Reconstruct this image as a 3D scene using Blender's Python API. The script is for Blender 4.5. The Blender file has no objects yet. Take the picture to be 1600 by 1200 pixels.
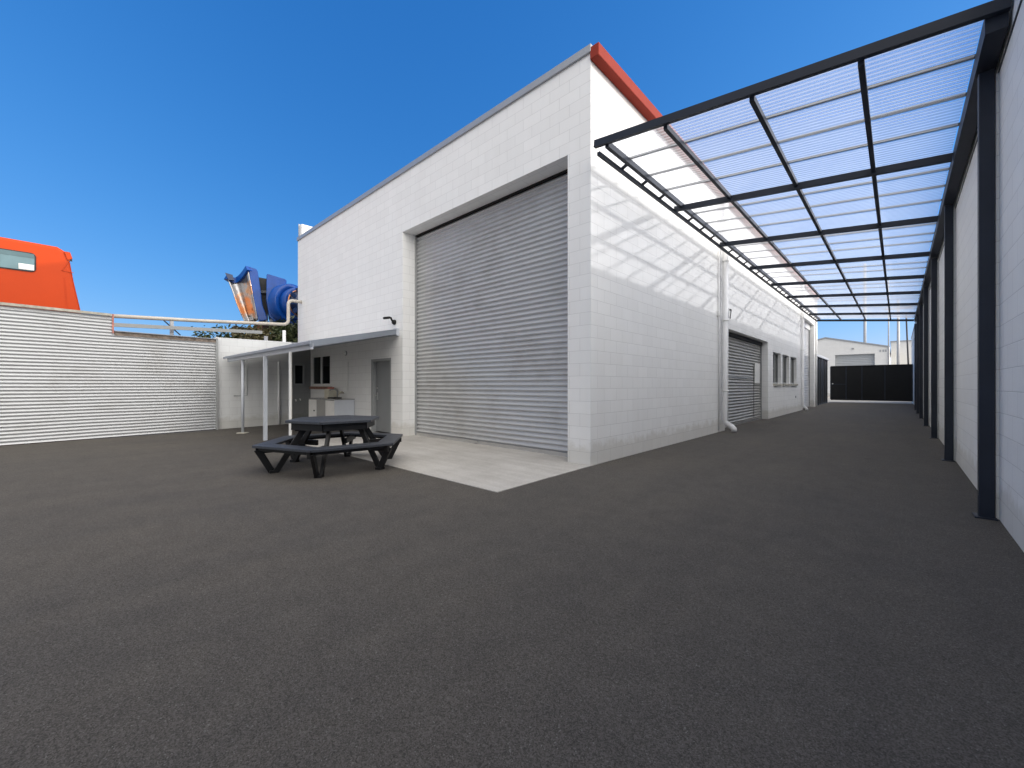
import bpy, bmesh, math, random
from mathutils import Vector, Matrix, noise
R = math.radians
sc = bpy.context.scene
random.seed(7)
# ------------------------------------------------------------------ camera
CAM_H = 1.254
FILL_CLOUD = (9.2, 8.9, 8.5)
cd = bpy.data.cameras.new("camera"); cam = bpy.data.objects.new("camera", cd)
sc.collection.objects.link(cam); sc.camera = cam
cam.location = (0, 0, CAM_H); cam.rotation_euler = (R(90), 0, R(43.1))
cd.sensor_fit = 'HORIZONTAL'; cd.sensor_width = 36; cd.lens = 641 / 1600 * 36
cd.shift_y = 2 / 1600; cd.clip_start = .05; cd.clip_end = 2000
# ------------------------------------------------------------------ world, sun, exposure
SUN = Vector((1, 1.1, .43)).normalized()
EL = math.asin(SUN.z); AZ = math.atan2(SUN.x, SUN.y)
w = bpy.data.worlds.new("World"); sc.world = w; w.use_nodes = True
nt = w.node_tree; bg = nt.nodes["Background"]
sky = nt.nodes.new("ShaderNodeTexSky"); sky.sky_type = 'NISHITA'; sky.sun_disc = False
sky.sun_elevation = EL; sky.sun_rotation = AZ; sky.altitude = 0
sky.air_density = 1.0; sky.dust_density = .3; sky.ozone_density = 2.0
# deepen the clear polarised part of the sky, and add an unseen bright cloud deck behind the camera as fill light
sp_ = nt.nodes.new("ShaderNodeSeparateColor"); cb_ = nt.nodes.new("ShaderNodeCombineColor"); nt.links.new(sky.outputs[0], sp_.inputs[0])
for i, (gam, k) in enumerate(((1.25, .33), (.72, 1.10), (.52, 2.6))):   # clear-sky grade per channel
    pw = nt.nodes.new("ShaderNodeMath"); pw.operation = 'POWER'; pw.inputs[1].default_value = gam
    ml = nt.nodes.new("ShaderNodeMath"); ml.operation = 'MULTIPLY'; ml.inputs[1].default_value = k
    nt.links.new(sp_.outputs[i], pw.inputs[0]); nt.links.new(pw.outputs[0], ml.inputs[0]); nt.links.new(ml.outputs[0], cb_.inputs[i])
tc = nt.nodes.new("ShaderNodeTexCoord"); dt = nt.nodes.new("ShaderNodeVectorMath"); dt.operation = 'DOT_PRODUCT'
nt.links.new(tc.outputs["Generated"], dt.inputs[0]); dt.inputs[1].default_value = Vector((.65, -.42, .8)).normalized()
cn_ = nt.nodes.new("ShaderNodeTexNoise"); cn_.inputs["Scale"].default_value = 3.5; cn_.inputs["Detail"].default_value = 6; nt.links.new(tc.outputs["Generated"], cn_.inputs["Vector"])
ad = nt.nodes.new("ShaderNodeMath"); ad.operation = 'MULTIPLY_ADD'; ad.inputs[1].default_value = .5; nt.links.new(cn_.outputs[0], ad.inputs[0]); nt.links.new(dt.outputs["Value"], ad.inputs[2])
mr = nt.nodes.new("ShaderNodeMapRange"); mr.interpolation_type = 'SMOOTHSTEP'; mr.inputs[1].default_value = .42; mr.inputs[2].default_value = .72; nt.links.new(ad.outputs[0], mr.inputs[0])
# the added fill cloud is brightest towards the sun side (east)
d2 = nt.nodes.new("ShaderNodeVectorMath"); d2.operation = 'DOT_PRODUCT'; nt.links.new(tc.outputs["Generated"], d2.inputs[0]); d2.inputs[1].default_value = Vector((.85, .0, .6)).normalized()
m2_ = nt.nodes.new("ShaderNodeMapRange"); m2_.interpolation_type = 'SMOOTHSTEP'; m2_.inputs[1].default_value = .35; m2_.inputs[2].default_value = .95; m2_.inputs[3].default_value = .60; m2_.inputs[4].default_value = 2.6; nt.links.new(d2.outputs["Value"], m2_.inputs[0])
cs = nt.nodes.new("ShaderNodeVectorMath"); cs.operation = 'SCALE'; cs.inputs[0].default_value = FILL_CLOUD; nt.links.new(m2_.outputs[0], cs.inputs["Scale"])
cm = nt.nodes.new("ShaderNodeMix"); cm.data_type = 'RGBA'; nt.links.new(cs.outputs[0], cm.inputs[7])
nt.links.new(mr.outputs[0], cm.inputs[0]); nt.links.new(cb_.outputs[0], cm.inputs[6]); nt.links.new(cm.outputs[2], bg.inputs[0])
bg.inputs[1].default_value = .15
sl = bpy.data.lights.new("sun", 'SUN'); sl.energy = 2.0; sl.angle = R(1.0); sl.color = (1, .95, .88)
so = bpy.data.objects.new("sun", sl); sc.collection.objects.link(so)
so.rotation_euler = SUN.to_track_quat('Z', 'Y').to_euler(); so.location = (20, 20, 30)
sc.view_settings.view_transform = 'Standard'; sc.view_settings.look = 'None'
sc.view_settings.exposure = 0.0; sc.view_settings.gamma = 1
sc.render.engine = 'CYCLES'; sc.cycles.use_denoising = True
sc.cycles.max_bounces = 8; sc.cycles.diffuse_bounces = 5; sc.cycles.transparent_max_bounces = 32

# ------------------------------------------------------------------ materials
def newmat(name):
    m = bpy.data.materials.new(name); m.use_nodes = True
    return m, m.node_tree, m.node_tree.nodes["Principled BSDF"]
def N(nt, t, **k):
    n = nt.nodes.new(t)
    for a, b in k.items(): setattr(n, a, b)
    return n
def ramp(nt, fac, p0, c0, p1, c1):
    r = N(nt, "ShaderNodeValToRGB"); e = r.color_ramp.elements
    e[0].position = p0; e[0].color = (*c0, 1); e[1].position = p1; e[1].color = (*c1, 1)
    nt.links.new(fac, r.inputs[0]); return r.outputs[0]
def tnoise(nt, vec, scale, detail=4, rough=.6):
    n = N(nt, "ShaderNodeTexNoise"); n.inputs["Scale"].default_value = scale
    n.inputs["Detail"].default_value = detail; n.inputs["Roughness"].default_value = rough
    if vec is not None: nt.links.new(vec, n.inputs["Vector"])
    return n.outputs[0]
def mix(nt, a, b, fac, mode='MIX'):
    m = N(nt, "ShaderNodeMix", data_type='RGBA', blend_type=mode)
    for sock, v in ((m.inputs[0], fac), (m.inputs[6], a), (m.inputs[7], b)):
        if hasattr(v, 'is_linked'): nt.links.new(v, sock)
        else: sock.default_value = v if isinstance(v, float) else (*v, 1)
    return m.outputs[2]
def bump(nt, h, strength, dist, p, prev=None):
    b = N(nt, "ShaderNodeBump"); b.inputs["Strength"].default_value = strength; b.inputs["Distance"].default_value = dist
    nt.links.new(h, b.inputs["Height"])
    if prev is not None: nt.links.new(prev, b.inputs["Normal"])
    if p is not None: nt.links.new(b.outputs[0], p.inputs["Normal"])
    return b.outputs[0]
def geo(nt): return N(nt, "ShaderNodeNewGeometry").outputs["Position"]
def plain(name, col, rough=.5, metal=0., var=.12, scale=6., bumpk=0., coat=0., spec=.5):
    m, nt, p = newmat(name); g = geo(nt)
    n = tnoise(nt, g, scale)
    lo = tuple(c * (1 - var) for c in col); hi = tuple(min(1, c * (1 + var)) for c in col)
    nt.links.new(ramp(nt, n, .3, lo, .7, hi), p.inputs["Base Color"])
    p.inputs["Roughness"].default_value = rough; p.inputs["Metallic"].default_value = metal
    p.inputs["Coat Weight"].default_value = coat; p.inputs["Specular IOR Level"].default_value = spec
    if bumpk: bump(nt, tnoise(nt, g, scale * 12), bumpk, .004, p)
    return m
def block(name, col, dirt=.5, groove=.75, rough=.62):
    """painted concrete block, 400 x 200 running bond, from metre UVs"""
    m, nt, p = newmat(name); uv = N(nt, "ShaderNodeUVMap").outputs[0]; g = geo(nt)
    b = N(nt, "ShaderNodeTexBrick"); nt.links.new(uv, b.inputs["Vector"])
    b.inputs["Scale"].default_value = 1; b.inputs["Brick Width"].default_value = .4; b.inputs["Row Height"].default_value = .2
    b.inputs["Mortar Size"].default_value = .0045; b.inputs["Mortar Smooth"].default_value = .6; b.inputs["Bias"].default_value = 0
    b.inputs["Color1"].default_value = (*[c * .975 for c in col], 1); b.inputs["Color2"].default_value = (*[min(1, c * 1.015) for c in col], 1)
    b.inputs["Mortar"].default_value = (*[c * groove for c in col], 1)
    # weather streaks: noise stretched vertically, and a soft mottle
    mp = N(nt, "ShaderNodeMapping"); mp.inputs["Scale"].default_value = (2.2, 2.2, .25); nt.links.new(g, mp.inputs["Vector"])
    st = ramp(nt, tnoise(nt, mp.outputs[0], 1.6, 5), .35, (.93, .925, .915), .65, (1, 1, 1))
    c = mix(nt, b.outputs[0], st, dirt, 'MULTIPLY')
    sp = ramp(nt, tnoise(nt, g, 34, 5, .7), .26, (.82, .8, .77), .36, (1, 1, 1))
    c = mix(nt, c, sp, dirt * .7, 'MULTIPLY')
    # scuffed dirty band just above the ground
    s = N(nt, "ShaderNodeSeparateXYZ"); nt.links.new(g, s.inputs[0])
    add = N(nt, "ShaderNodeMath", operation='MULTIPLY_ADD'); nt.links.new(tnoise(nt, g, 5, 5), add.inputs[0]); add.inputs[1].default_value = -.5
    nt.links.new(s.outputs[2], add.inputs[2])
    db = ramp(nt, add.outputs[0], -.32, (.80, .78, .74), .12, (1, 1, 1))
    c = mix(nt, c, db, .8, 'MULTIPLY')
    nt.links.new(c, p.inputs["Base Color"]); p.inputs["Roughness"].default_value = rough
    p.inputs["Specular IOR Level"].default_value = .35
    iv = N(nt, "ShaderNodeMath", operation='SUBTRACT'); iv.inputs[0].default_value = 1; nt.links.new(b.outputs["Fac"], iv.inputs[1])
    n1 = bump(nt, iv.outputs[0], .5, .003, None)
    bump(nt, tnoise(nt, g, 90, 4, .7), .25, .003, p, n1)
    return m
M = {}
WHITE = (.80, .80, .79)
M['block'] = block('painted_block', (.83, .83, .82), .4, .76)
M['block_old'] = block('old_painted_block', (.70, .71, .71), .8, .8)
M['block_far'] = block('far_painted_block', (.72, .72, .71), .4, .85)
M['dark_grey_wall'] = block('dark_grey_block', (.26, .27, .27), .6, .8)
M['reveal'] = plain('smooth_white_render', (.74, .75, .75), .6, var=.04)
M['white_pipe'] = plain('white_pvc', (.80, .80, .80), .35, var=.04)
M['cream_pipe'] = plain('weathered_cream_pipe', (.52, .48, .42), .45, var=.12, scale=3)
M['grey_flash'] = plain('grey_flashing', (.33, .35, .38), .4, .2, var=.05)
M['red'] = plain('red_steel_gutter', (.27, .038, .024), .75, spec=.15, var=.06)
M['charcoal'] = plain('charcoal_steel', (.014, .019, .031), .5, spec=.35, var=.15, scale=3, bumpk=.05)
M['charcoal_light'] = plain('grey_batten', (.07, .08, .095), .5, .0, var=.1)
M['black'] = plain('black_steel', (.006, .0065, .007), .6, spec=.3, var=.2, scale=3)
M['door_grey'] = plain('grey_door_paint', (.22, .23, .235), .45, var=.03, scale=2)
M['awn_paint'] = plain('pale_grey_awning_paint', (.50, .53, .58), .45, var=.05)
M['awn_dark'] = plain('slate_fascia', (.26, .29, .34), .45, var=.05)
M['frame_white'] = plain('white_aluminium', (.75, .75, .73), .4, var=.03)
M['frame_grey'] = plain('dull_grey_frame', (.30, .31, .31), .5, var=.05)
M['alu'] = plain('aluminium', (.6, .6, .6), .35, .9, var=.05)
M['orange'] = plain('orange_bus_paint', (.52, .050, .003), .42, spec=.2, var=.05, scale=1.2)
M['blue'] = plain('blue_moulded_plastic', (.004, .055, .27), .3, var=.2, scale=2, spec=.35)
M['navy'] = plain('dark_blue_plastic', (.006, .02, .07), .3, var=.3, scale=3)
M['copper'] = plain('copper_rim', (.55, .25, .14), .3, .7, var=.1)
M['plastic_black'] = plain('black_rubber', (.012, .012, .013), .6, var=.2)
M['wood_red'] = plain('dark_red_steel', (.16, .012, .015), .5, var=.2)
M['dark_timber'] = plain('dark_timber', (.035, .02, .015), .8, var=.4, scale=3)
M['galv_pole'] = plain('galvanised_pole', (.42, .43, .45), .5, .3, var=.08)
M['pole_dark'] = plain('tarred_pole', (.03, .03, .035), .6, var=.2)
M['sill'] = plain('brick_sill', (.26, .14, .10), .8, var=.3, scale=14)
M['conc_sill'] = plain('stained_concrete_sill', (.42, .40, .34), .8, var=.25, scale=12)
M['cab_white'] = plain('aged_white_enamel', (.84, .83, .80), .4, var=.05, scale=5)
M['cab_blue_lit'] = plain('blue_lit_white_enamel', (.62, .65, .70), .35, var=.03)  # bluish light on the cabinet's side face put into the colour
M['cab_grey'] = plain('warm_grey_board', (.36, .355, .34), .6, var=.06)
M['cream'] = plain('yellowed_plastic', (.66, .62, .50), .45, var=.08, scale=10)
M['steel'] = plain('stainless', (.55, .55, .55), .25, .95, var=.05)
M['rust'] = plain('rusted_edge_flashing', (.20, .16, .13), .8, var=.5, scale=9)
M['red_tape'] = plain('faded_red_edge', (.50, .20, .16), .7, var=.3, scale=20)
M['paper'] = plain('white_notice', (.72, .72, .70), .6, var=.06, scale=20)
M['bark'] = plain('bark', (.09, .065, .045), .9, var=.4, scale=12, bumpk=.5)
M['far_grey'] = plain('pale_grey_shutter', (.36, .38, .40), .5, var=.04)
m, nt, p = newmat('panel_painted_reflection'); g = geo(nt)
nt.links.new(ramp(nt, tnoise(nt, g, 1.3, 2), .42, (.50, .27, .15), .50, (.34, .34, .35)), p.inputs["Base Color"]); p.inputs["Metallic"].default_value = .8; p.inputs["Roughness"].default_value = .2  # orange reflection painted into the base colour
bump(nt, tnoise(nt, g, 1.6, 2), .3, .15, p); M['mirror'] = m
m, nt, p = newmat('tabletop_recycled_plastic'); g = geo(nt)
nt.links.new(ramp(nt, tnoise(nt, g, 25, 5), .3, (.030, .034, .044), .7, (.046, .052, .064)), p.inputs["Base Color"]); p.inputs["Roughness"].default_value = .46
bump(nt, tnoise(nt, g, 160, 3), .2, .002, p); M['table_top'] = m
M['table_leg'] = plain('black_recycled_plastic', (.008, .008, .009), .5, spec=.35, var=.25, scale=20, bumpk=.15)

def glass_dark(name, col, rough=.06):
    m, nt, p = newmat(name)
    nt.links.new(ramp(nt, tnoise(nt, geo(nt), 2), .3, tuple(c * .8 for c in col), .7, col), p.inputs["Base Color"])
    p.inputs["Roughness"].default_value = rough; p.inputs["Specular IOR Level"].default_value = .3
    return m
M['glass'] = glass_dark('dark_window_glass', (.012, .014, .013))
M['glass_green'] = glass_dark('curtained_window_glass', (.022, .028, .025))
M['bus_glass'] = glass_dark('blue_grey_bus_glass', (.14, .24, .27), .04)
M['bus_glass_dark'] = glass_dark('tinted_bus_glass', (.09, .16, .18), .04)

def metal(name, col, rough, spangle=.15, streak=True, metallic=.85, bumpy=False):
    m, nt, p = newmat(name); g = geo(nt)
    mp = N(nt, "ShaderNodeMapping"); mp.inputs["Scale"].default_value = (.5, .5, 7); nt.links.new(g, mp.inputs["Vector"])
    n = tnoise(nt, mp.outputs[0] if streak else g, 2.2, 2, .5)
    lo = tuple(c * (1 - spangle) for c in col); hi = tuple(min(1, c * (1 + spangle)) for c in col)
    c = ramp(nt, n, .3, lo, .7, hi)
    d = ramp(nt, tnoise(nt, g, 1.1, 6, .7), .34, (.78, .76, .73), .5, (1, 1, 1))
    c = mix(nt, c, d, .55, 'MULTIPLY')
    nt.links.new(c, p.inputs["Base Color"]); p.inputs["Metallic"].default_value = metallic
    rr = ramp(nt, n, .3, (rough * .85,) * 3, .7, (rough * 1.2,) * 3); nt.links.new(rr, p.inputs["Roughness"])
    if bumpy: bump(nt, tnoise(nt, g, 3.2, 3), .08, .01, p)
    return m
M['galv'] = metal('galvanised_corrugated_iron', (.46, .47, .48), .42, .05, metallic=.3)
M['roller'] = metal('grey_roller_steel', (.50, .505, .51), .34, .04, metallic=.25)
M['roller_small'] = metal('weathered_roller_steel', (.36, .355, .34), .5, .12, metallic=.2)
M['roller_pale'] = metal('pale_roller_steel', (.62, .63, .65), .45, .06, metallic=.4)

# asphalt: fine hot-mix, stone chips, faint patches
m, nt, p = newmat('asphalt'); g = geo(nt)
v = N(nt, "ShaderNodeTexVoronoi"); v.inputs["Scale"].default_value = 240; nt.links.new(g, v.inputs["Vector"])
sep = N(nt, "ShaderNodeSeparateColor"); nt.links.new(v.outputs["Color"], sep.inputs[0])
c1 = ramp(nt, sep.outputs[0], .0, (.073, .0675, .062), 1., (.178, .1665, .154))
c2 = ramp(nt, sep.outputs[1], .982, (0, 0, 0), .992, (1, 1, 1))
c = mix(nt, c1, (.24, .235, .225), c2)
big = ramp(nt, tnoise(nt, g, .55, 5, .55), .3, (.86, .86, .875), .7, (1.0, .98, .955)); c = mix(nt, c, big, 1., 'MULTIPLY')
med = ramp(nt, tnoise(nt, g, 4.5, 6, .65), .3, (.84, .84, .85), .7, (1., 1., 1.)); c = mix(nt, c, med, 1., 'MULTIPLY')
fine = ramp(nt, tnoise(nt, g, 60, 4, .7), .3, (.66, .66, .66), .7, (1., 1., 1.)); c = mix(nt, c, fine, 1., 'MULTIPLY')
mp = N(nt, "ShaderNodeMapping"); mp.inputs["Scale"].default_value = (1.3, .16, 1); mp.inputs["Rotation"].default_value = (0, 0, -.06); nt.links.new(g, mp.inputs["Vector"])
c = mix(nt, c, ramp(nt, tnoise(nt, mp.outputs[0], 1.5, 6, .6), .35, (.93, .93, .93), .62, (1.03, 1.02, 1.0)), 1., 'MULTIPLY')
spots = ramp(nt, tnoise(nt, g, 1.9, 3, .5), .22, (.62, .62, .63), .30, (1, 1, 1)); c = mix(nt, c, spots, .6, 'MULTIPLY')
nt.links.new(c, p.inputs["Base Color"]); p.inputs["Roughness"].default_value = .88; p.inputs["Specular IOR Level"].default_value = .15
n1 = bump(nt, v.outputs["Distance"], .5, .002, None)
bump(nt, tnoise(nt, g, 55, 5, .7), .5, .004, p, n1)
M['asphalt'] = m
m, nt, p = newmat('apron_concrete'); g = geo(nt)
c = ramp(nt, tnoise(nt, g, 1.3, 7, .65), .3, (.43, .41, .38), .7, (.56, .54, .51))
c = mix(nt, c, ramp(nt, tnoise(nt, g, 45, 5, .7), .3, (.82, .82, .82), .6, (1, 1, 1)), 1., 'MULTIPLY')
mp = N(nt, "ShaderNodeMapping"); mp.inputs["Scale"].default_value = (.6, 5, 1); mp.inputs["Rotation"].default_value = (0, 0, .3); nt.links.new(g, mp.inputs["Vector"])
c = mix(nt, c, ramp(nt, tnoise(nt, mp.outputs[0], 1.2, 5), .38, (.86, .85, .84), .6, (1, 1, 1)), .8, 'MULTIPLY')
nt.links.new(c, p.inputs["Base Color"]); p.inputs["Roughness"].default_value = .75
bump(nt, tnoise(nt, g, 70, 5, .7), .3, .003, p); M['concrete'] = m
M['ground'] = plain('pale_gravel_ground', (.30, .28, .25), .9, var=.25, scale=1.5, bumpk=.4)

# corrugated translucent polycarbonate
m = bpy.data.materials.new('translucent_sheet'); m.use_nodes = True; nt = m.node_tree
for n in list(nt.nodes): nt.nodes.remove(n)
out = N(nt, "ShaderNodeOutputMaterial"); tr = N(nt, "ShaderNodeBsdfTransparent"); tr.inputs[0].default_value = (.90, .93, 1, 1)
df = N(nt, "ShaderNodeBsdfDiffuse"); tl = N(nt, "ShaderNodeBsdfTranslucent"); gl = N(nt, "ShaderNodeBsdfGlossy")
dirt = ramp(nt, tnoise(nt, geo(nt), 1.2, 5), .3, (.82, .84, .88), .7, (.92, .94, .97))
for q in (df, tl): nt.links.new(dirt, q.inputs[0])
gl.inputs["Roughness"].default_value = .15
m1 = N(nt, "ShaderNodeMixShader"); m1.inputs[0].default_value = .68; nt.links.new(df.outputs[0], m1.inputs[1]); nt.links.new(tl.outputs[0], m1.inputs[2])
m2 = N(nt, "ShaderNodeMixShader"); lw_ = N(nt, 'ShaderNodeLayerWeight'); lw_.inputs[0].default_value = .5; mrr = N(nt, 'ShaderNodeMapRange'); mrr.inputs[1].default_value = .2; mrr.inputs[2].default_value = .95; mrr.inputs[3].default_value = .20; mrr.inputs[4].default_value = .55; nt.links.new(lw_.outputs['Facing'], mrr.inputs[0]); nt.links.new(mrr.outputs[0], m2.inputs[0]); nt.links.new(tr.outputs[0], m2.inputs[1]); nt.links.new(m1.outputs[0], m2.inputs[2])
m3 = N(nt, "ShaderNodeMixShader"); m3.inputs[0].default_value = .04; nt.links.new(m2.outputs[0], m3.inputs[1]); nt.links.new(gl.outputs[0], m3.inputs[2])
nt.links.new(m3.outputs[0], out.inputs[0]); M['sheet'] = m

def leafmat(name, a, b):
    m, nt, p = newmat(name)
    oi = N(nt, "ShaderNodeTexNoise"); oi.inputs["Scale"].default_value = 3; nt.links.new(geo(nt), oi.inputs["Vector"])
    nt.links.new(ramp(nt, oi.outputs[0], .35, a, .65, b), p.inputs["Base Color"]); p.inputs["Roughness"].default_value = .55
    return m
M['leaf'] = leafmat('shrub_leaf', (.018, .035, .010), (.09, .11, .04))
M['leaf_dry'] = leafmat('dry_shrub_leaf', (.05, .045, .015), (.17, .15, .07))

# ------------------------------------------------------------------ helpers
BASE = {}
COL = sc.collection
def tag(o, label=None, cat=None, group=None, kind=None):
    for k, v in (('label', label), ('category', cat), ('group', group), ('kind', kind)):
        if v: o[k] = v
    return o
def thing(name, loc, label, cat, group=None):
    o = bpy.data.objects.new(name, None); COL.objects.link(o); o.location = loc; o.empty_display_size = .2
    BASE[o.name] = Vector(loc); return tag(o, label, cat, group)
class MB:
    def __init__(s): s.bm = bmesh.new()
    def quad(s, pts, flip=False):
        vs = [s.bm.verts.new(p) for p in (reversed(pts) if flip else pts)]
        return s.bm.faces.new(vs)
    def hexa(s, c):  # 8 corners: bottom 4 ccw, top 4 ccw
        v = [s.bm.verts.new(p) for p in c]
        for f in ((3, 2, 1, 0), (4, 5, 6, 7), (0, 1, 5, 4), (1, 2, 6, 5), (2, 3, 7, 6), (3, 0, 4, 7)):
            s.bm.faces.new([v[i] for i in f])
        return s
    def box(s, x0, x1, y0, y1, z0, z1):
        return s.hexa([(x0, y0, z0), (x1, y0, z0), (x1, y1, z0), (x0, y1, z0), (x0, y0, z1), (x1, y0, z1), (x1, y1, z1), (x0, y1, z1)])
    def bar(s, a, b, w, h, up=(0, 0, 1)):
        a, b = Vector(a), Vector(b); d = (b - a).normalized(); u = Vector(up)
        r = d.cross(u).normalized(); u = r.cross(d).normalized(); r *= w / 2; u *= h / 2
        return s.hexa([a - r - u, a + r - u, b + r - u, b - r - u, a - r + u, a + r + u, b + r + u, b - r + u])
    def prism(s, pts, z0, z1):
        n = len(pts); lo = [s.bm.verts.new((x, y, z0)) for x, y in pts]; hi = [s.bm.verts.new((x, y, z1)) for x, y in pts]
        s.bm.faces.new(lo[::-1]); s.bm.faces.new(hi)
        for i in range(n): s.bm.faces.new((lo[i], lo[(i + 1) % n], hi[(i + 1) % n], hi[i]))
        return s
    def extr(s, pts, vec):
        vec = Vector(vec); n = len(pts); lo = [s.bm.verts.new(p) for p in pts]; hi = [s.bm.verts.new(Vector(p) + vec) for p in pts]
        s.bm.faces.new(lo[::-1]); s.bm.faces.new(hi)
        for i in range(n): s.bm.faces.new((lo[i], lo[(i + 1) % n], hi[(i + 1) % n], hi[i]))
        return s
    def tube(s, path, r, n=14, cap=True):
        path = [Vector(p) for p in path]; rings = []
        rr = r if isinstance(r, (list, tuple)) else [r] * len(path)
        pu = None
        for i, p in enumerate(path):
            d = (path[min(i + 1, len(path) - 1)] - path[max(i - 1, 0)]).normalized()
            if pu is None: pu = d.orthogonal().normalized()
            u = (pu - d * pu.dot(d)).normalized(); pu = u; v = d.cross(u)
            rings.append([s.bm.verts.new(p + (u * math.cos(2 * math.pi * k / n) + v * math.sin(2 * math.pi * k / n)) * rr[i]) for k in range(n)])
        for a, b in zip(rings, rings[1:]):
            for k in range(n):
                f = s.bm.faces.new((a[k], a[(k + 1) % n], b[(k + 1) % n], b[k])); f.smooth = True
        if cap: s.bm.faces.new(rings[0][::-1]); s.bm.faces.new(rings[-1])
        return s
    def lathe(s, prof, origin, axis, n=40):
        """prof: (radius, distance along axis)"""
        a = Vector(axis).normalized(); u = a.orthogonal().normalized(); v = a.cross(u); o = Vector(origin); rings = []
        for r, d in prof:
            rings.append([s.bm.verts.new(o + a * d + (u * math.cos(2 * math.pi * k / n) + v * math.sin(2 * math.pi * k / n)) * r) for k in range(n)])
        for a_, b_ in zip(rings, rings[1:]):
            for k in range(n):
                f = s.bm.faces.new((a_[k], a_[(k + 1) % n], b_[(k + 1) % n], b_[k])); f.smooth = True
        return s
    def bevel(s, w, seg=2, ang=30):
        bmesh.ops.recalc_face_normals(s.bm, faces=s.bm.faces)
        es = [e for e in s.bm.edges if len(e.link_faces) == 2 and e.calc_face_angle(0) > R(ang)]
        bmesh.ops.bevel(s.bm, geom=es, offset=w, segments=seg, affect='EDGES', profile=.6, clamp_overlap=True); return s
    def build(s, name, mat, parent=None, label=None, recalc=True):
        bm = s.bm
        if recalc: bmesh.ops.recalc_face_normals(bm, faces=bm.faces)
        uv = bm.loops.layers.uv.new("UVMap")
        for f in bm.faces:
            n = f.normal
            ax = 0 if abs(n.x) > abs(n.y) and abs(n.x) > abs(n.z) else (1 if abs(n.y) > abs(n.z) else 2)
            for l in f.loops:
                c = l.vert.co
                l[uv].uv = (c.y - 5.494, c.z) if ax == 0 else ((c.x + 3.465 + .2, c.z) if ax == 1 else (c.x, c.y))
        base = BASE.get(parent.name, Vector()) if parent else None
        if parent is None:
            xs = [v.co for v in bm.verts]
            base = Vector(((min(c.x for c in xs) + max(c.x for c in xs)) / 2, (min(c.y for c in xs) + max(c.y for c in xs)) / 2, min(c.z for c in xs)))
        for v in bm.verts: v.co -= base
        me = bpy.data.meshes.new(name); bm.to_mesh(me); bm.free()
        me.materials.append(M[mat] if isinstance(mat, str) else mat)
        o = bpy.data.objects.new(name, me); COL.objects.link(o)
        if parent: o.parent = parent
        else: o.location = base
        BASE[o.name] = base.copy()
        if label: o['label'] = label
        return o
def hole_wall(plane, c, t, a0, a1, z0, z1, holes):
    """wall with rectangular openings: plane 'X' or 'Y' at coordinate c, thickness t (signed), along a"""
    mb = MB()
    A = sorted({a0, a1, *[h[0] for h in holes], *[h[1] for h in holes]}); Z = sorted({z0, z1, *[h[2] for h in holes], *[h[3] for h in holes]})
    def solid(i, j):
        if i < 0 or j < 0 or i >= len(A) - 1 or j >= len(Z) - 1: return False
        a, z = (A[i] + A[i + 1]) / 2, (Z[j] + Z[j + 1]) / 2
        return not any(h[0] < a < h[1] and h[2] < z < h[3] for h in holes)
    def P(a, d, z): return (a, c + d, z) if plane == 'Y' else (c + d, a, z)
    for i in range(len(A) - 1):
        for j in range(len(Z) - 1):
            if not solid(i, j): continue
            x0, x1, y0, y1 = A[i], A[i + 1], Z[j], Z[j + 1]
            mb.quad([P(x0, 0, y0), P(x1, 0, y0), P(x1, 0, y1), P(x0, 0, y1)])
            mb.quad([P(x0, t, y0), P(x1, t, y0), P(x1, t, y1), P(x0, t, y1)], True)
            if not solid(i - 1, j): mb.quad([P(x0, 0, y0), P(x0, 0, y1), P(x0, t, y1), P(x0, t, y0)])
            if not solid(i + 1, j): mb.quad([P(x1, 0, y0), P(x1, t, y0), P(x1, t, y1), P(x1, 0, y1)])
            if not solid(i, j - 1): mb.quad([P(x0, 0, y0), P(x0, t, y0), P(x1, t, y0), P(x1, 0, y0)])
            if not solid(i, j + 1): mb.quad([P(x0, 0, y1), P(x1, 0, y1), P(x1, t, y1), P(x0, t, y1)])
    bmesh.ops.remove_doubles(mb.bm, verts=mb.bm.verts, dist=1e-5)
    return mb
def ribs(p0, p1, z0, z1, nrm, pitch, prof, nx, wob=0., dent=0., seed=0.):
    """horizontal ribbed sheet between ground points p0,p1 ; prof = list of outward offsets over one pitch"""
    mb = MB(); p0, p1 = Vector(p0), Vector(p1); nrm = Vector(nrm).normalized(); k = len(prof)
    rows = []; z = z0; i = 0
    while z < z1 + 1e-6:
        row = []
        for x in range(nx + 1):
            t = x / nx; q = p0.lerp(p1, t)
            q3 = Vector((q.x * .8 + seed, q.y * .8, z * .9))
            dz = noise.noise(q3 * 1.3) * wob if z0 + .05 < z < z1 - .05 else 0
            o = prof[i % k] + noise.noise(q3 * .9 + Vector((5, 3, 1))) * dent + noise.noise(q3 * 3.1) * dent * .3
            row.append(mb.bm.verts.new((q.x + nrm.x * o, q.y + nrm.y * o, z + dz)))
        rows.append(row); i += 1; z += pitch / k
    for a, b in zip(rows, rows[1:]):
        for x in range(nx):
            f = mb.bm.faces.new((a[x], a[x + 1], b[x + 1], b[x])); f.smooth = True
    return mb
SINE = [.0105 * math.cos(2 * math.pi * i / 8) for i in range(8)]
ROLL = [-.011, -.012, .004, .020, .025, .024, .019, .010, .001, -.007]
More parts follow.
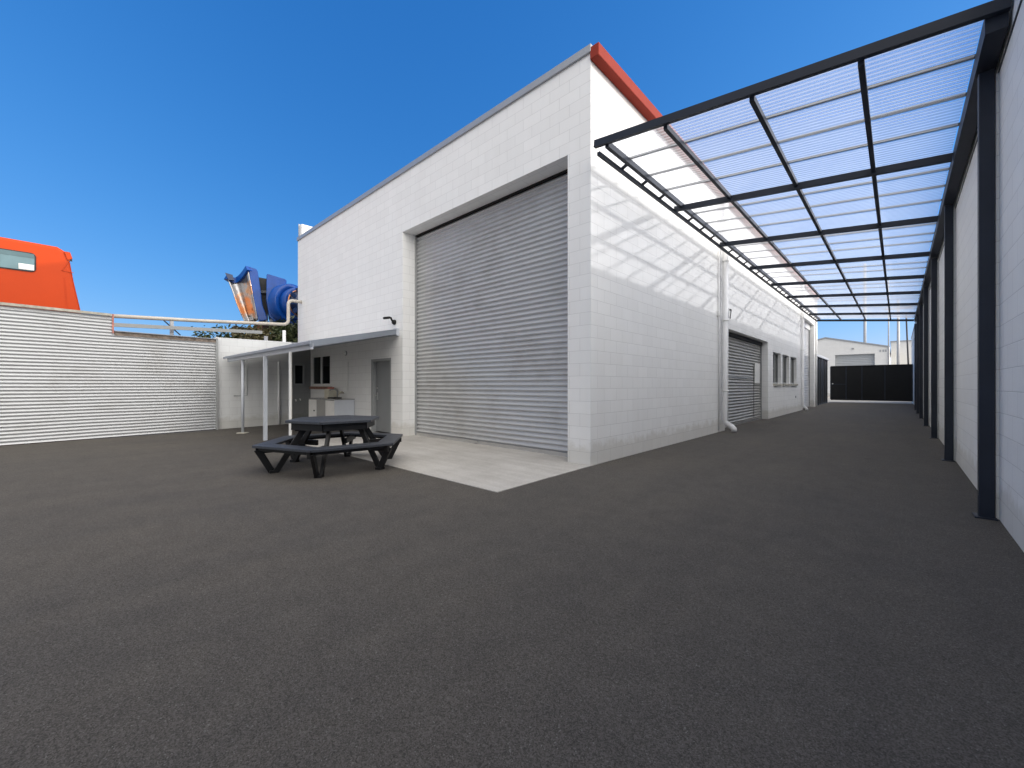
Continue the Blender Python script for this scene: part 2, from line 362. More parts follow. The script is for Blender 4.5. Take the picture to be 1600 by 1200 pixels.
def text_mesh(body, size, name, mat, parent, loc, rot, depth=.008):
    cu = bpy.data.curves.new(name, 'FONT'); cu.body = body; cu.size = size; cu.extrude = depth; cu.align_x = 'CENTER'; cu.offset = .004
    tmp = bpy.data.objects.new(name + '_tmp', cu); COL.objects.link(tmp)
    dg = bpy.context.evaluated_depsgraph_get(); me = bpy.data.meshes.new_from_object(tmp.evaluated_get(dg))
    bpy.data.objects.remove(tmp); me.materials.append(M[mat])
    o = bpy.data.objects.new(name, me); COL.objects.link(o); o.rotation_euler = rot
    if parent: o.parent = parent; o.location = Vector(loc) - BASE[parent.name]
    else: o.location = loc
    return o

# ------------------------------------------------------------------ ground
tag(MB().box(-300, 300, -300, 300, -.5, -.006).build('ground', 'ground'), kind='structure')
def flat(name, pts, z, mat, th=.1):
    return tag(MB().prism(pts, z - th, z).build(name, mat), kind='structure')
flat('asphalt_yard', [(-14.6, -14), (1.0, -14), (1.0, 38.6), (-3.6, 38.6), (-3.6, 30.1), (-15.6, 30.1), (-15.6, 5.4), (-14.6, 5.4)], 0, 'asphalt')
flat('concrete_apron', [(-8.3, 3.33), (-3.40, 3.38), (-3.46, 5.9), (-8.85, 5.9), (-8.85, 5.49), (-10.6, 5.49), (-10.6, 3.32)], .008, 'concrete', .05)
flat('far_road', [(-40, 38.9), (40, 38.9), (40, 61), (-40, 61)], 0, 'ground')

# ------------------------------------------------------------------ main warehouse
WX, WY, WH = -3.465, 5.494, 6.44
LX, BY = -15.65, 30.05
wh = thing('warehouse', (-9.5, 17.8, 0), 'large white painted block warehouse with a red gutter and tall grey roller shutter', 'building')
hole_wall('Y', WY, .4, LX, WX, -.02, WH, [(-8.80, -3.90, -.02, 5.0), (-10.35, -9.33, -.02, 1.95), (-14.45, -12.95, 1.22, 2.27)]).build('front_wall', 'block', wh)
hole_wall('X', WX, -.3, WY + .4, BY - .3, -.02, WH - .1, [(12.35, 17.6, -.02, 2.86), (18.45, 19.95, 1.32, 2.55), (20.28, 21.72, 1.32, 2.55), (22.05, 23.6, 1.32, 2.55), (25.35, 29.35, -.02, 4.75)]).build('side_wall', 'block', wh)
MB().box(LX, WX, BY - .3, BY, -.02, WH - .1).build('back_wall', 'block', wh)
MB().box(LX, LX + .2, WY + .4, BY - .3, -.02, WH - .1).build('left_wall', 'block', wh)
MB().box(LX + .2, WX - .001, WY + .35, BY, WH - .098, WH + .02).build('roof', 'grey_flash', wh)
MB().box(LX - .002, LX + .2, WY + .06, BY, WH + .04, 7.0).build('parapet', 'reveal', wh)
MB().box(LX - .02, LX + .01, WY + .02, BY, WH + .1, 7.04).build('parapet_flashing', 'grey_flash', wh)
f = MB(); f.box(LX - .02, WX + .02, WY - .035, WY + .12, WH - .02, WH + .105).bevel(.006, 1); f.build('roof_flashing', 'grey_flash', wh)
g_ = MB().box(WX + .004, WX + .16, WY - .03, BY, 6.30, 6.495); g_.bevel(.008, 1); g_.build('gutter', 'red', wh)
f = MB().box(WX - .03, WX + .02, WY + .15, BY, 6.5, 6.545); f.build('roof_edge', 'charcoal', wh)
# tall roller shutter
def roller(parent, name, p0, p1, z1, nrm, mat, nx, wob, dent, seed, pitch=.096, rail='alu', label=None):
    d = ribs(p0, p1, .07, z1, nrm, pitch, ROLL, nx, wob, dent, seed).build(name, mat, parent, label, recalc=False)
    n = Vector(nrm); a, b = Vector(p0), Vector(p1); t = (b - a).normalized()
    MB().bar(a + n * .01 + Vector((0, 0, .04)), b + n * .01 + Vector((0, 0, .04)), .05, .07).build('bottom_rail', rail, d)
    for q, sg in ((a, -1), (b, 1)):
        c = q + n * .03 + t * sg * .0
        MB().bar(c + Vector((0, 0, 0)), c + Vector((0, 0, z1)), .05, .05, up=t).build('guide_rail', 'frame_grey', d)
    return d
big = roller(wh, 'roller_door', (-8.78, WY + .40, 0), (-3.92, WY + .40, 0), 5.0, (0, -1, 0), 'roller', 60, .003, .004, 1)
MB().box(-8.8, -3.9, WY + .345, WY + .42, 4.965, 4.998).build('head_flashing', 'black', big)
MB().box(-8.82, -3.88, WY + .46, WY + .5, 0, 5.05).build('backing_panel', 'black', big)
MB().box(-6.6, -6.46, WY + .33, WY + .365, .05, .075).build('pull_handle', 'alu', big)
small = roller(wh, 'roller_door', (WX - .25, 17.58, 0), (WX - .25, 12.37, 0), 2.86, (1, 0, 0), 'roller_small', 50, .006, .008, 9, label='weathered low roller door behind the downpipe')
MB().box(WX - .34, WX - .30, 12.3, 17.65, 0, 2.9).build('backing_panel', 'black', small)
MB().box(WX - .30, WX - .18, 12.36, 17.59, 2.74, 2.855).build('head_flashing', 'black', small)
# wicket outline, notice and red framed marker on the small shutter
sx = WX - .225
MB().box(sx, sx + .008, 16.50, 16.53, .1, 1.9).build('wicket_edge', 'plastic_black', small)
MB().box(sx, sx + .02, 16.62, 17.30, 1.32, 2.05).build('notice_board', 'paper', small)
fr_ = MB()
for y0, y1, z0, z1 in ((12.5, 12.95, 1.28, 1.31), (12.5, 12.95, 1.64, 1.67), (12.5, 12.54, 1.31, 1.64), (12.91, 12.95, 1.31, 1.64)): fr_.box(sx, sx + .015, y0, y1, z0, z1)
fr_.build('red_marker_frame', 'red_tape', small)
MB().box(sx, sx + .012, 12.98, 16.4, 1.50, 1.53).build('lock_bar', 'alu', small)
tall = roller(wh, 'roller_door', (WX - .25, 29.33, 0), (WX - .25, 25.37, 0), 4.75, (1, 0, 0), 'roller_pale', 20, .003, .004, 14, label='tall narrow-looking pale roller door at the far end')
MB().box(WX - .34, WX - .30, 25.3, 29.4, 0, 4.8).build('backing_panel', 'black', tall)
MB().box(WX - .26, WX - .18, 25.36, 29.34, 4.45, 4.745).build('drum_cover', 'frame_white', tall)
MB().box(WX - .225, WX - .20, 25.5, 26.3, 3.0, 3.06).build('lift_slot', 'black', tall)
# personnel door
d = MB().box(-10.27, -9.39, WY + .10, WY + .14, .02, 1.89); d.bevel(.004, 1); door = d.build('door', 'door_grey', wh)
f = MB(); f.box(-10.35, -10.27, WY - .004, WY + .16, .0, 1.95); f.box(-9.39, -9.33, WY - .004, WY + .16, .0, 1.95); f.box(-10.27, -9.39, WY - .004, WY + .16, 1.89, 1.95)
f.build('door_frame', 'frame_grey', door)
h = MB(); h.tube([(-10.19, WY + .10, .98), (-10.19, WY + .05, .98), (-10.08, WY + .045, .98)], .011, 8); h.box(-10.215, -10.165, WY + .088, WY + .1, .86, 1.06)
h.build('door_handle', 'alu', door)
MB().lathe([(0.001, 0), (.022, 0), (.022, -.02), (.001, -.02)], (-10.19, WY + .10, 1.18), (0, 1, 0), 14).build('lock', 'alu', door)
# lean-to window
def window(parent, plane, c, a0, a1, z0, z1, inset, frame='frame_white', pane='glass', nm=1, fw=.05, name='window', label=None, rail=False):
    s = 1 if plane == 'Y' else -1
    def bx(mb, a, b, d0, d1, z, zz):
        lo, hi = sorted((c + s * d0, c + s * d1))
        if plane == 'Y': mb.box(a, b, lo, hi, z, zz)
        else: mb.box(lo, hi, a, b, z, zz)
    f = MB(); bx(f, a0, a0 + fw, inset, inset + .06, z0, z1); bx(f, a1 - fw, a1, inset, inset + .06, z0, z1)
    bx(f, a0 + fw, a1 - fw, inset, inset + .06, z0, z0 + fw); bx(f, a0 + fw, a1 - fw, inset, inset + .06, z1 - fw, z1)
    W = (a1 - a0 - 2 * fw)
    for k in range(nm):
        m_ = a0 + fw + W * (k + 1) / (nm + 1); bx(f, m_ - fw * .45, m_ + fw * .45, inset - .004, inset + .056, z0 + fw, z1 - fw)
    if rail:
        zz = z0 + (z1 - z0) * .5; bx(f, a0 + fw, a0 + fw + W / (nm + 1) - fw * .45, inset + .003, inset + .05, zz - .02, zz + .02)
    fo = f.build(name, frame, parent, label)
    for k in range(nm + 1):
        g = MB(); e = W / (nm + 1)
        bx(g, a0 + fw + e * k, a0 + fw + e * (k + 1), inset + .03, inset + .035, z0 + fw, z1 - fw)
        g.build('pane', pane if isinstance(pane, str) else pane[k % len(pane)], fo)
    return fo
wl = window(wh, 'Y', WY, -14.45, -12.95, 1.22, 2.27, .03, pane=('glass_green', 'glass'), fw=.085)
MB().box(-14.48, -12.80, WY - .05, WY + .13, 1.13, 1.215).build('window_sill', 'sill', wl)
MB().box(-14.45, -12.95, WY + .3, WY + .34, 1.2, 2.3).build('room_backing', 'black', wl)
for (a, b) in ((18.45, 19.95), (20.28, 21.72), (22.05, 23.6)):
    wo = window(wh, 'X', WX, a, b, 1.32, 2.55, .10, frame='frame_grey', pane=('glass', 'glass_green'), rail=True)
    MB().box(WX - .2, WX + .06, a - .02, b + .02, 1.24, 1.318).build('window_sill', 'conc_sill', wo)
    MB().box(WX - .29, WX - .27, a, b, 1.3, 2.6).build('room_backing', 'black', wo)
# downpipes on the driveway side
def downpipe(y, r, ztop, kick, extra=None):
    x = WX + r + .03
    dp = MB().tube([(x, y, ztop), (x, y, .30), (x + .01, y, .24), (x + .10 * kick, y, .14), (x + .13 * kick, y, .09), (x + .13 * kick, y, .02)], r, 20).build('downpipe', 'white_pipe', wh)
    for z in (1.1, 3.0, 4.6):
        MB().lathe([(r + .002, -.02), (r + .008, -.02), (r + .008, .02), (r + .002, .02)], (x, y, z), (0, 0, 1), 20).build('pipe_clip', 'frame_white', dp)
    return dp
downpipe(12.02, .075, 6.30, 1.6)
MB().tube([(WX + .03, 11.72, 6.3), (WX + .03, 11.72, .05)], .018, 10).build('conduit', 'white_pipe', wh)
MB().box(WX, WX + .05, 11.66, 11.80, 3.10, 3.22).build('junction_box', 'frame_white', wh)
downpipe(24.75, .06, 6.30, 1.2)
MB().tube([(WX + .05, 29.85, 6.3), (WX + .05, 29.85, .03)], .045, 12).build('downpipe', 'white_pipe', wh)
MB().box(WX, WX + .02, 23.25, 23.4, .66, .76).build('vent_cover', 'frame_grey', wh)
# house number
text_mesh('17', .40, 'house_number', 'black', None, (WX + .004, 12.76, 3.16), (R(90), 0, R(90)))
tag(bpy.data.objects['house_number'], 'black house number 17 on the white side wall beside the thick downpipe', 'house number')

# ------------------------------------------------------------------ things on the front wall
sc_ = thing('security_camera', (-9.15, WY, 2.85), 'black security camera on a bracket above the end of the lean-to roof', 'camera')
MB().lathe([(.001, 0), (.06, 0), (.065, -.03), (.045, -.07), (.001, -.08)], (-9.15, WY, 2.83), (0, 1, 0), 20).build('wall_mount', 'black', sc_)
MB().tube([(-9.15, WY - .06, 2.83), (-9.15, WY - .12, 2.93), (-9.16, WY - .19, 2.935)], [.022, .028, .02], 10).build('arm', 'black', sc_)
b_ = MB().bar((-9.15, WY - .15, 2.93), (-9.17, WY - .30, 2.90), .055, .06); b_.bevel(.012, 2); b_.build('camera_body', 'black', sc_)
MB().bar((-9.17, WY - .30, 2.90), (-9.172, WY - .312, 2.898), .04, .04).build('lens', 'glass', sc_)
wlp = thing('wall_light', (-11.84, WY, 2.2), 'small round bulkhead light on the wall under the lean-to', 'wall light')
MB().lathe([(.001, 0), (.07, 0), (.07, -.03), (.001, -.03)], (-11.84, WY, 2.2), (0, 1, 0), 20).build('light_base', 'frame_grey', wlp)
MB().lathe([(.058, -.03), (.055, -.06), (.035, -.085), (.001, -.095)], (-11.84, WY, 2.2), (0, 1, 0), 20).build('light_lens', 'cab_white', wlp)
ts = thing('wall_tap', (-12.0, WY, 1.0), 'cream hose tap fixed to the wall above the sink cabinet', 'tap')
MB().tube([(-12.0, WY, 1.03), (-12.0, WY - .12, 1.03), (-12.0, WY - .15, 1.0), (-12.0, WY - .15, .95)], .02, 10).build('spout', 'cream', ts)
MB().lathe([(.001, 0), (.06, 0), (.06, .02), (.001, .02)], (-12.0, WY - .10, 1.055), (0, 0, 1), 14).build('tap_handle', 'cream', ts)
MB().tube([(-11.7, WY - .013, 1.95), (-11.7, WY - .013, 1.1)], .012, 8).build('supply_pipe', 'frame_white', ts)
# sink cabinet, a run of mismatched fronts
cb = thing('sink_cabinet', (-12.2, 5.2, 0), 'white sink cabinet with one grey door below the lean-to window', 'cabinet')
CY = 4.94
MB().box(-13.13, -11.32, CY + .002, WY - .01, .03, .84).build('carcass', 'cab_grey', cb)
c_ = MB().box(-13.17, -11.28, CY - .03, WY - .005, .842, .87); c_.bevel(.006, 1); c_.build('countertop', 'steel', cb)
for a, b, mt in ((-13.13, -12.55, 'cab_white'), (-12.54, -11.92, 'cab_grey'), (-11.91, -11.32, 'cab_white')):
    q = MB().box(a, b, CY - .022, CY - .002, .08, .82); q.bevel(.004, 1); q = q.build('cabinet_door', mt, cb)
    if a < -13: MB().lathe([(.001, 0), (.02, 0), (.024, -.02), (.001, -.03)], (b - .14, CY - .022, .50), (0, 1, 0), 12).build('knob', 'black', q)
MB().box(-11.318, -11.30, CY - .02, WY - .012, .03, .84).build('end_panel', 'cab_blue_lit', cb)
tp = thing('sink_tap', (-12.0, 5.2, .87), 'dark curved tap standing on the sink cabinet top', 'tap')
MB().tube([(-12.0, 5.3, .872), (-12.0, 5.3, 1.08), (-12.02, 5.25, 1.13), (-12.05, 5.14, 1.13), (-12.06, 5.10, 1.10)], .014, 10).build('spout', 'frame_grey', tp)
MB().box(-12.2, -11.75, 5.10, 5.32, .872, .905).build('tap_base', 'plastic_black', tp)
hb = thing('wall_box', (-12.5, 5.3, .87), 'cream box with a small red top standing on the sink cabinet', 'dispenser')
q = MB().box(-12.68, -12.34, 5.2, 5.44, .872, 1.14); q.bevel(.02, 2); q.build('body', 'cream', hb)
q = MB().box(-12.6, -12.42, 5.26, 5.4, 1.141, 1.2); q.bevel(.01, 1); q.build('cap', 'red_tape', hb)

# ------------------------------------------------------------------ boundary block wall with small window, left of the warehouse
bwl = thing('boundary_wall', (-14.3, 4.1, 0), 'low pale block wall between the iron fence and the warehouse corner', 'wall')
P0, P1 = Vector((-14.10, 2.80, 0)), Vector((-14.50, WY - .002, 0))
def lean(y, off=0.): return P0.x + (P1.x - P0.x) * (y - P0.y) / (P1.y - P0.y) + off
q = MB(); q.hexa([(lean(2.8, -.2), 2.8, -.02), (lean(2.8), 2.8, -.02), (lean(4.86), 4.86, -.02), (lean(4.86, -.2), 4.86, -.02), (lean(2.8, -.2), 2.8, 2.62), (lean(2.8), 2.8, 2.62), (lean(4.86), 4.86, 2.66), (lean(4.86, -.2), 4.86, 2.66)])
q.build('block_wall', 'block_old', bwl)
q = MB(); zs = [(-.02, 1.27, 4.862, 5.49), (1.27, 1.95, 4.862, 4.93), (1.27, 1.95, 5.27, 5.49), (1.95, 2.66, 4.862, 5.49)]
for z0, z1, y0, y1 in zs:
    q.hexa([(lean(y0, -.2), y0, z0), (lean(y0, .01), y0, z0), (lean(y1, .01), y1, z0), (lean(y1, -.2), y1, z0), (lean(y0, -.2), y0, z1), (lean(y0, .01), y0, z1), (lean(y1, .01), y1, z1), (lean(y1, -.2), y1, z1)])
q.build('grey_wall_section', 'dark_grey_wall', bwl)  # end section by the warehouse, darker grey than the rest
f = MB(); X_ = lean(5.1)
for y0, y1, z0, z1 in ((4.93, 4.97, 1.27, 1.95), (5.23, 5.27, 1.27, 1.95), (4.97, 5.23, 1.27, 1.31), (4.97, 5.23, 1.91, 1.95)): f.box(X_ - .06, X_ + .03, y0, y1, z0, z1)
wf = f.build('window', 'frame_grey', bwl); MB().box(X_ - .045, X_ - .04, 4.97, 5.23, 1.31, 1.91).build('pane', 'glass', wf)
MB().box(lean(3.9, -.22), lean(3.9, .02), 2.79, 2.86, 0, 2.64).build('end_trim', 'frame_white', bwl)
for i, (y, z) in enumerate(((4.75, .8), (4.98, .78), (5.12, .8))):
    pt = MB().tube([(lean(y, .01), y, z), (lean(y, .07), y, z), (lean(y, .08), y, z - .05)], .018, 8).build('pipe_tap', 'frame_white', bwl)
MB().tube([(lean(4.45, .05), 4.45, 2.0), (lean(4.45, .05), 4.45, .02)], .035, 12).build('waste_pipe', 'white_pipe', bwl)
MB().tube([(lean(3.55, .02), 3.55, 2.0), (lean(3.55, .02), 3.55, .95), (lean(3.2, .02), 3.2, .95)], .012, 8).build('conduit', 'frame_grey', bwl)
MB().tube([(-14.62, 4.71, 2.0), (-14.62, 4.71, 3.05)], .05, 12).build('vent_pipe', 'white_pipe', bwl)

# ------------------------------------------------------------------ lean-to roof
aw = thing('lean_to_roof', (-11, 4.2, 0), 'pale grey lean-to roof on slim posts against the front of the warehouse', 'awning')
FZ, BZ = 2.02, 2.60; FY = 2.98
xa, xb, xc = -13.95, -7.86, -8.98
# corrugated sheet, ridges running down the slope
q = MB(); n = 300; lo, hi = [], []
for i in range(n + 1):
    t = i / n; o = .009 * math.cos(i * math.pi / 2 * 1.0) * 1
    x0 = xa + (xb - xa) * t; x1 = -14.45 + (xc + 14.45) * t
    lo.append(q.bm.verts.new((x0, FY - .04, FZ + .045 + o))); hi.append(q.bm.verts.new((x1, WY - .01, BZ + .045 + o)))
for i in range(n): q.bm.faces.new((lo[i], lo[i + 1], hi[i + 1], hi[i])).smooth = True
so_ = q.build('roof_sheet', 'awn_paint', aw, recalc=False); sm = so_.modifiers.new('thickness', 'SOLIDIFY'); sm.thickness = .003
MB().bar((-13.9, FY + .03, FZ - .045), (xb - .02, FY + .03, FZ - .045), .05, .11).build('front_beam', 'awn_paint', aw)
# raking barge board on the open right end
MB().bar((xb, FY - .03, FZ - .005), (xc, WY - .08, BZ - .03), .025, .115).build('barge_board', 'awn_dark', aw)
MB().bar((xb + .14, FY - .06, FZ + .01), (-14.0, FY - .06, FZ + .01), .02, .055).build('fascia', 'awn_dark', aw)
MB().box(xc - .12, xc + .03, WY - .08, WY - .002, BZ - .12, BZ + .06).build('end_bracket', 'awn_paint', aw)
for x in (-12.9, -11.6, -10.3, -9.2): MB().bar((x, FY + .06, FZ - .03), (x - .3, WY - .01, BZ - .03), .04, .08).build('rafter', 'awn_paint', aw)
MB().box(-14.4, xc, WY - .05, WY - .003, BZ - .11, BZ - .0).build('wall_plate', 'awn_paint', aw)
# posts
pz = FZ - .10
po = MB().tube([(-12.5, 3.03, .01), (-12.5, 3.03, pz)], .034, 16).build('post', 'awn_paint', aw)
MB().lathe([(.001, .012), (.13, .012), (.15, .0), (.001, 0)], (-12.5, 3.03, .004), (0, 0, 1), 24).build('foot_plate', 'conc_sill', po)
MB().box(-10.53, -10.46, 2.95, 3.02, .0, pz).build('post', 'awn_paint', aw)
MB().box(-8.90, -8.86, 2.95, 2.99, .0, pz).build('post', 'awn_paint', aw)
MB().box(-8.83, -8.80, 2.93, 2.97, .0, pz).build('post', 'frame_white', aw)
MB().tube([(-9.02, 3.03, pz), (-9.02, 3.03, .02)], .025, 10).build('downpipe', 'cream_pipe', aw)

# ------------------------------------------------------------------ corrugated iron fence on the left
fd = (Vector((-13.45, -1.03, 0)) - Vector((-14.05, 2.78, 0))).normalized(); F0 = Vector((-14.05, 2.78, 0))
fn = Vector((-fd.y, fd.x, 0)); fn = fn if fn.x > 0 else -fn
def fp(t): return F0 + fd * t
SPL = 2.17; FEND = 13.0
fe = thing('iron_fence', tuple(fp(4)), 'tall galvanised corrugated iron fence with horizontal ridges along the left of the yard', 'fence')
ribs(fp(0.03), fp(SPL + .012), .02, 2.50, fn, .076, SINE, 46, .005, .007, 3.).build('iron_panel', 'galv', fe, recalc=False)
ribs(fp(SPL), fp(FEND), .02, 2.90, fn, .076, SINE, 160, .005, .008, 3.).build('iron_panel', 'galv', fe, recalc=False)
u_ = Vector((0, 0, 1))
MB().bar(fp(SPL + .03) + u_ * 2.935 + fn * .0, fp(FEND) + u_ * 2.935, .09, .055).build('capping', 'conc_sill', fe)
MB().bar(fp(0.0) + u_ * 2.50 - fn * .01, fp(SPL - .03) + u_ * 2.50 - fn * .01, .05, .09).build('top_rail', 'rust', fe)
MB().bar(fp(0.0) + u_ * 2.56, fp(SPL - .03) + u_ * 2.56, .10, .02).build('capping', 'grey_flash', fe)
MB().bar(fp(SPL - .005) + u_ * 2.5 + fn * .02, fp(SPL - .005) + u_ * 2.96 + fn * .02, .02, .03, up=fd).build('step_edge', 'red_tape', fe)
MB().bar(fp(0.015) + fn * .02, fp(0.015) + u_ * 2.56 + fn * .02, .05, .05, up=fd).build('end_post', 'frame_grey', fe)
for t in (1.1, 3.5, 6, 8.5, 11): MB().bar(fp(t) - fn * .07, fp(t) - fn * .07 + u_ * (2.45 if t < SPL else 2.88), .06, .06, up=fd).build('post', 'galv_pole', fe)

# pipe run behind the fence
pr = thing('drain_pipe', (-15.3, 3, 3.1), 'long cream pipe running above the iron fence and bending up at the warehouse wall', 'pipe')
pts = [(-15.3, .5, 3.10), (-15.3, 2.5, 3.19), (-15.3, 4.78, 3.33)]
for k in range(7):
    a = k / 6 * math.pi / 2; pts.append((-15.3, 4.90 + .16 * math.sin(a), 3.34 + .16 * (1 - math.cos(a))))
pts.append((-15.3, 5.06, 3.98))
for k in range(7):
    a = k / 6 * math.pi / 2; pts.append((-15.3, 5.06 + .14 * (1 - math.cos(a)), 4.05 + .14 * math.sin(a)))
pts.append((-15.3, WY + .02, 4.19))
MB().tube(pts, .053, 16).build('pipe', 'cream_pipe', pr)
for y in (1.9,): MB().box(-15.35, -15.25, y, y + .08, 0, 3.05 + .03 * y).build('pipe_support', 'galv_pole', pr)
rl = thing('steel_rail', (-15.05, 2, 2.8), 'thin dark steel rail below the cream pipe behind the fence', 'rail')
MB().bar((-15.05, .5, 2.84), (-15.1, 4.2, 2.98), .05, .10).build('rail', 'frame_grey', rl)
MB().bar((-15.05, 2.1, 2.70), (-15.2, 1.75, 3.10), .03, .03).build('brace', 'charcoal', rl)
for y in (.6, 4.25): MB().box(-15.08, -15.03, y, y + .1, 0, 2.86).build('rail_post', 'galv_pole', rl)

# ------------------------------------------------------------------ orange bus beyond the fence
bus = thing('double_decker_bus', (-16.45, -5, 0), 'orange double-decker bus parked behind the corrugated iron fence', 'bus')
BX0, BX1 = -17.7, -15.2
prof = [(.42, .38), (.36, 1.9), (.16, 2.95), (.0, 3.9), (-.07, 4.42), (-.13, 4.6), (-.28, 4.70), (-3, 4.75), (-9.9, 4.75), (-10.2, 4.6), (-10.4, 3.4), (-10.55, .38)]
q = MB().extr([(BX0, y, z) for y, z in prof], (BX1 - BX0, 0, 0)); q.bevel(.07, 3, 50); q.build('body', 'orange', bus)
def rrect(a, b, z0, z1, r, n=5):
    pts = []
    for cx, cz, s in ((b - r, z1 - r, 0), (a + r, z1 - r, 1), (a + r, z0 + r, 2), (b - r, z0 + r, 3)):
        for k in range(n + 1):
            t = (s + k / n) * math.pi / 2; pts.append((cx + r * math.cos(t), cz + r * math.sin(t)))
    return pts
for i in range(6):
    a = -.62 - i * 1.62 - 1.5; b = a + 1.5
    z0, z1 = 3.98, 4.44
    q = MB().extr([(BX1 + .003, y, z) for y, z in rrect(a, b, z0, z1, .09)], (.012, 0, 0)).build('window', 'plastic_black', bus)
    MB().extr([(BX1 + .016, y, z) for y, z in rrect(a + .025, b - .025, z0 + .025, z1 - .025, .07)], (.005, 0, 0)).build('pane', 'bus_glass', q)
    MB().box(BX1 + .022, BX1 + .026, a + .03, b - .03, z1 - .13, z1 - .03).build('tint_band', 'bus_glass_dark', q)
    if i == 0:
        MB().box(BX1 + .022, BX1 + .03, b - .58, b - .55, z0 + .03, z1 - .12).build('window_divider', 'bus_glass_dark', q)
        MB().box(BX1 + .022, BX1 + .03, b - .27, b - .03, z0 + .04, z0 + .17).build('window_sticker', 'cab_white', q)
    MB().extr([(BX1 + .003, y, z) for y, z in rrect(a, b, 1.6, 2.4, .09)], (.012, 0, 0)).build('window', 'bus_glass_dark', bus)
q = MB(); q.extr([(BX1 - .03, -.10, 4.40), (BX1 - .03, -.16, 4.60), (BX1 - .03, -.06, 4.60), (BX1 - .03, -.02, 4.45)], (.06, 0, 0)); q.build('corner_lamp', 'orange', bus)
q = MB(); q.extr([(BX1 + .003, -.02, 4.38), (BX1 + .003, -.10, 4.38), (BX1 + .003, -.12, 4.56), (BX1 + .003, -.05, 4.56)], (.006, 0, 0)); q.build('recess', 'plastic_black', bus)
q = MB(); q.bar((BX1 + .006, -.03, 4.5), (BX1 + .006, -.2, 4.12), .012, .014); q.bar((BX1 + .006, -.2, 4.12), (BX1 + .006, .0, 4.1), .012, .012); q.build('body_seam', 'orange', bus)
MB().box(BX1 - .6, BX1 - .05, -1.65, -1.25, 4.74, 4.82).build('roof_vent', 'orange', bus)
MB().bar((BX1 + .005, -.16, 3.95), (BX1 + .005, -.10, 2.9), .01, .012, up=(1, 0, 0)).build('body_seam', 'orange', bus)
for y in (-2.2, -8.2):
    for x in (BX1 - .12, BX0 + .12):
        MB().lathe([(.001, -.12), (.42, -.12), (.48, -.08), (.48, .08), (.42, .12), (.001, .12)], (x, y, .48), (1, 0, 0), 28).build('wheel', 'plastic_black', bus)

# ------------------------------------------------------------------ blue ride part beyond the wall
rd = thing('blue_ride_part', (-20.2, 5.6, 0), 'big blue moulded plastic machine part with a curved polished face, left of the warehouse', 'amusement ride part')
ex, ef = Vector((.272, .962, 0)), Vector((-.962, .272, 0)); OR = Vector((-20.25, 5.72, 0))
K = 18 / 641.
def L(px, py, d=0.): # local metric frame of the part: px/py are its own drawing units (28 mm)
    return OR + ex * ((px - 408) * .024) + ef * d + Vector((0, 0, CAM_H + (602 - py) * K))
def lerp(a, b, t): return a + (b - a) * t
left = [(352, 440), (359, 458), (366, 478), (372, 492), (378, 505)]
right = [(384, 428), (387, 446), (391, 466), (395, 486), (398, 503)]
q = MB(); rows = []
for j in range(17):
    v = j / 16; k = v * 4; i = min(3, int(k)); t = k - i; a = [lerp(left[i][c], left[i + 1][c], t) for c in (0, 1)]; b = [lerp(right[i][c], right[i + 1][c], t) for c in (0, 1)]
    row = []
    for s in range(13):
        u = s / 12; sag = (1 - v) * 7.5 * math.sin(math.pi * u) ** .9
        row.append(q.bm.verts.new(L(lerp(a[0], b[0], u), lerp(a[1], b[1], u) + sag, .15 + .35 * math.sin(math.pi * u) - .5 * u)))
    rows.append(row)
for a, b in zip(rows, rows[1:]):
    for s in range(12): q.bm.faces.new((a[s], a[s + 1], b[s + 1], b[s])).smooth = True
sh = q.build('polished_face', 'mirror', rd); mo = sh.modifiers.new('thickness', 'SOLIDIFY'); mo.thickness = .03; mo.offset = 0
# rim on top
q = MB(); path = []
for s in range(13):
    u = s / 12; path.append(L(lerp(351, 385, u), lerp(438, 425, u) + 9 * math.sin(math.pi * u) ** .9, .15 + .35 * math.sin(math.pi * u) - .5 * u))
for a, b in zip(path, path[1:]): q.bar(a, b, .22, .22)
q.build('rim', 'blue', rd); MB().extr([L(349, 433, .0), L(360, 435, .0), L(362, 443, 0), L(354, 443, 0)], ef * .35).build('lip', 'navy', rd)
q = MB().extr([L(*p, -.35) for p in ((384.5, 424), (386, 422.5), (396, 424.5), (398, 428), (402, 452), (405, 478), (413, 499), (410, 502), (400, 503.5), (395, 488), (391, 466), (387, 446))], ef * 1.2); q.bevel(.03, 2); q.build('side_shell', 'blue', rd)
MB().extr([L(*p, .25) for p in ((397, 432), (412, 433), (414, 498), (403, 498))], ef * .5).build('gap_shade', 'plastic_black', rd)  # black slab stands in for the shade in the gap beside the shell
q = MB(); q.bar(L(401, 456, .1), L(412, 455, .1), .12, .1); q.bar(L(404, 480, .1), L(413, 497, .1), .08, .08); q.build('hydraulic_rod', 'charcoal_light', rd)
q = MB().extr([L(*p, -.5) for p in ((411.5, 433), (413, 431), (441, 436), (443, 438), (443, 444), (452, 470), (452, 503), (425, 504), (416, 497), (411, 470))], ef * 1.5); q.bevel(.06, 3); q.build('housing', 'blue', rd)
ax = (ef * -.82 + ex * .57).normalized(); o = L(453, 476, -.75)
MB().lathe([(.88, -.4), (.88, .0), (.85, .04), (.66, .05), (.64, .0)], o, ax, 48).build('outer_flange', 'blue', rd)
MB().lathe([(.65, .0), (.70, .36), (.66, .40), (.56, .40)], o, ax, 48).build('inner_flange', 'blue', rd)
MB().lathe([(.57, .40), (.57, .45), (.53, .46), (.52, .38)], o, ax, 48).build('rim_ring', 'copper', rd)
MB().lathe([(.525, .35), (.50, .5), (.36, .7), (.15, .74), (.001, .74)], o, ax, 32).build('drum', 'navy', rd)
q = MB()
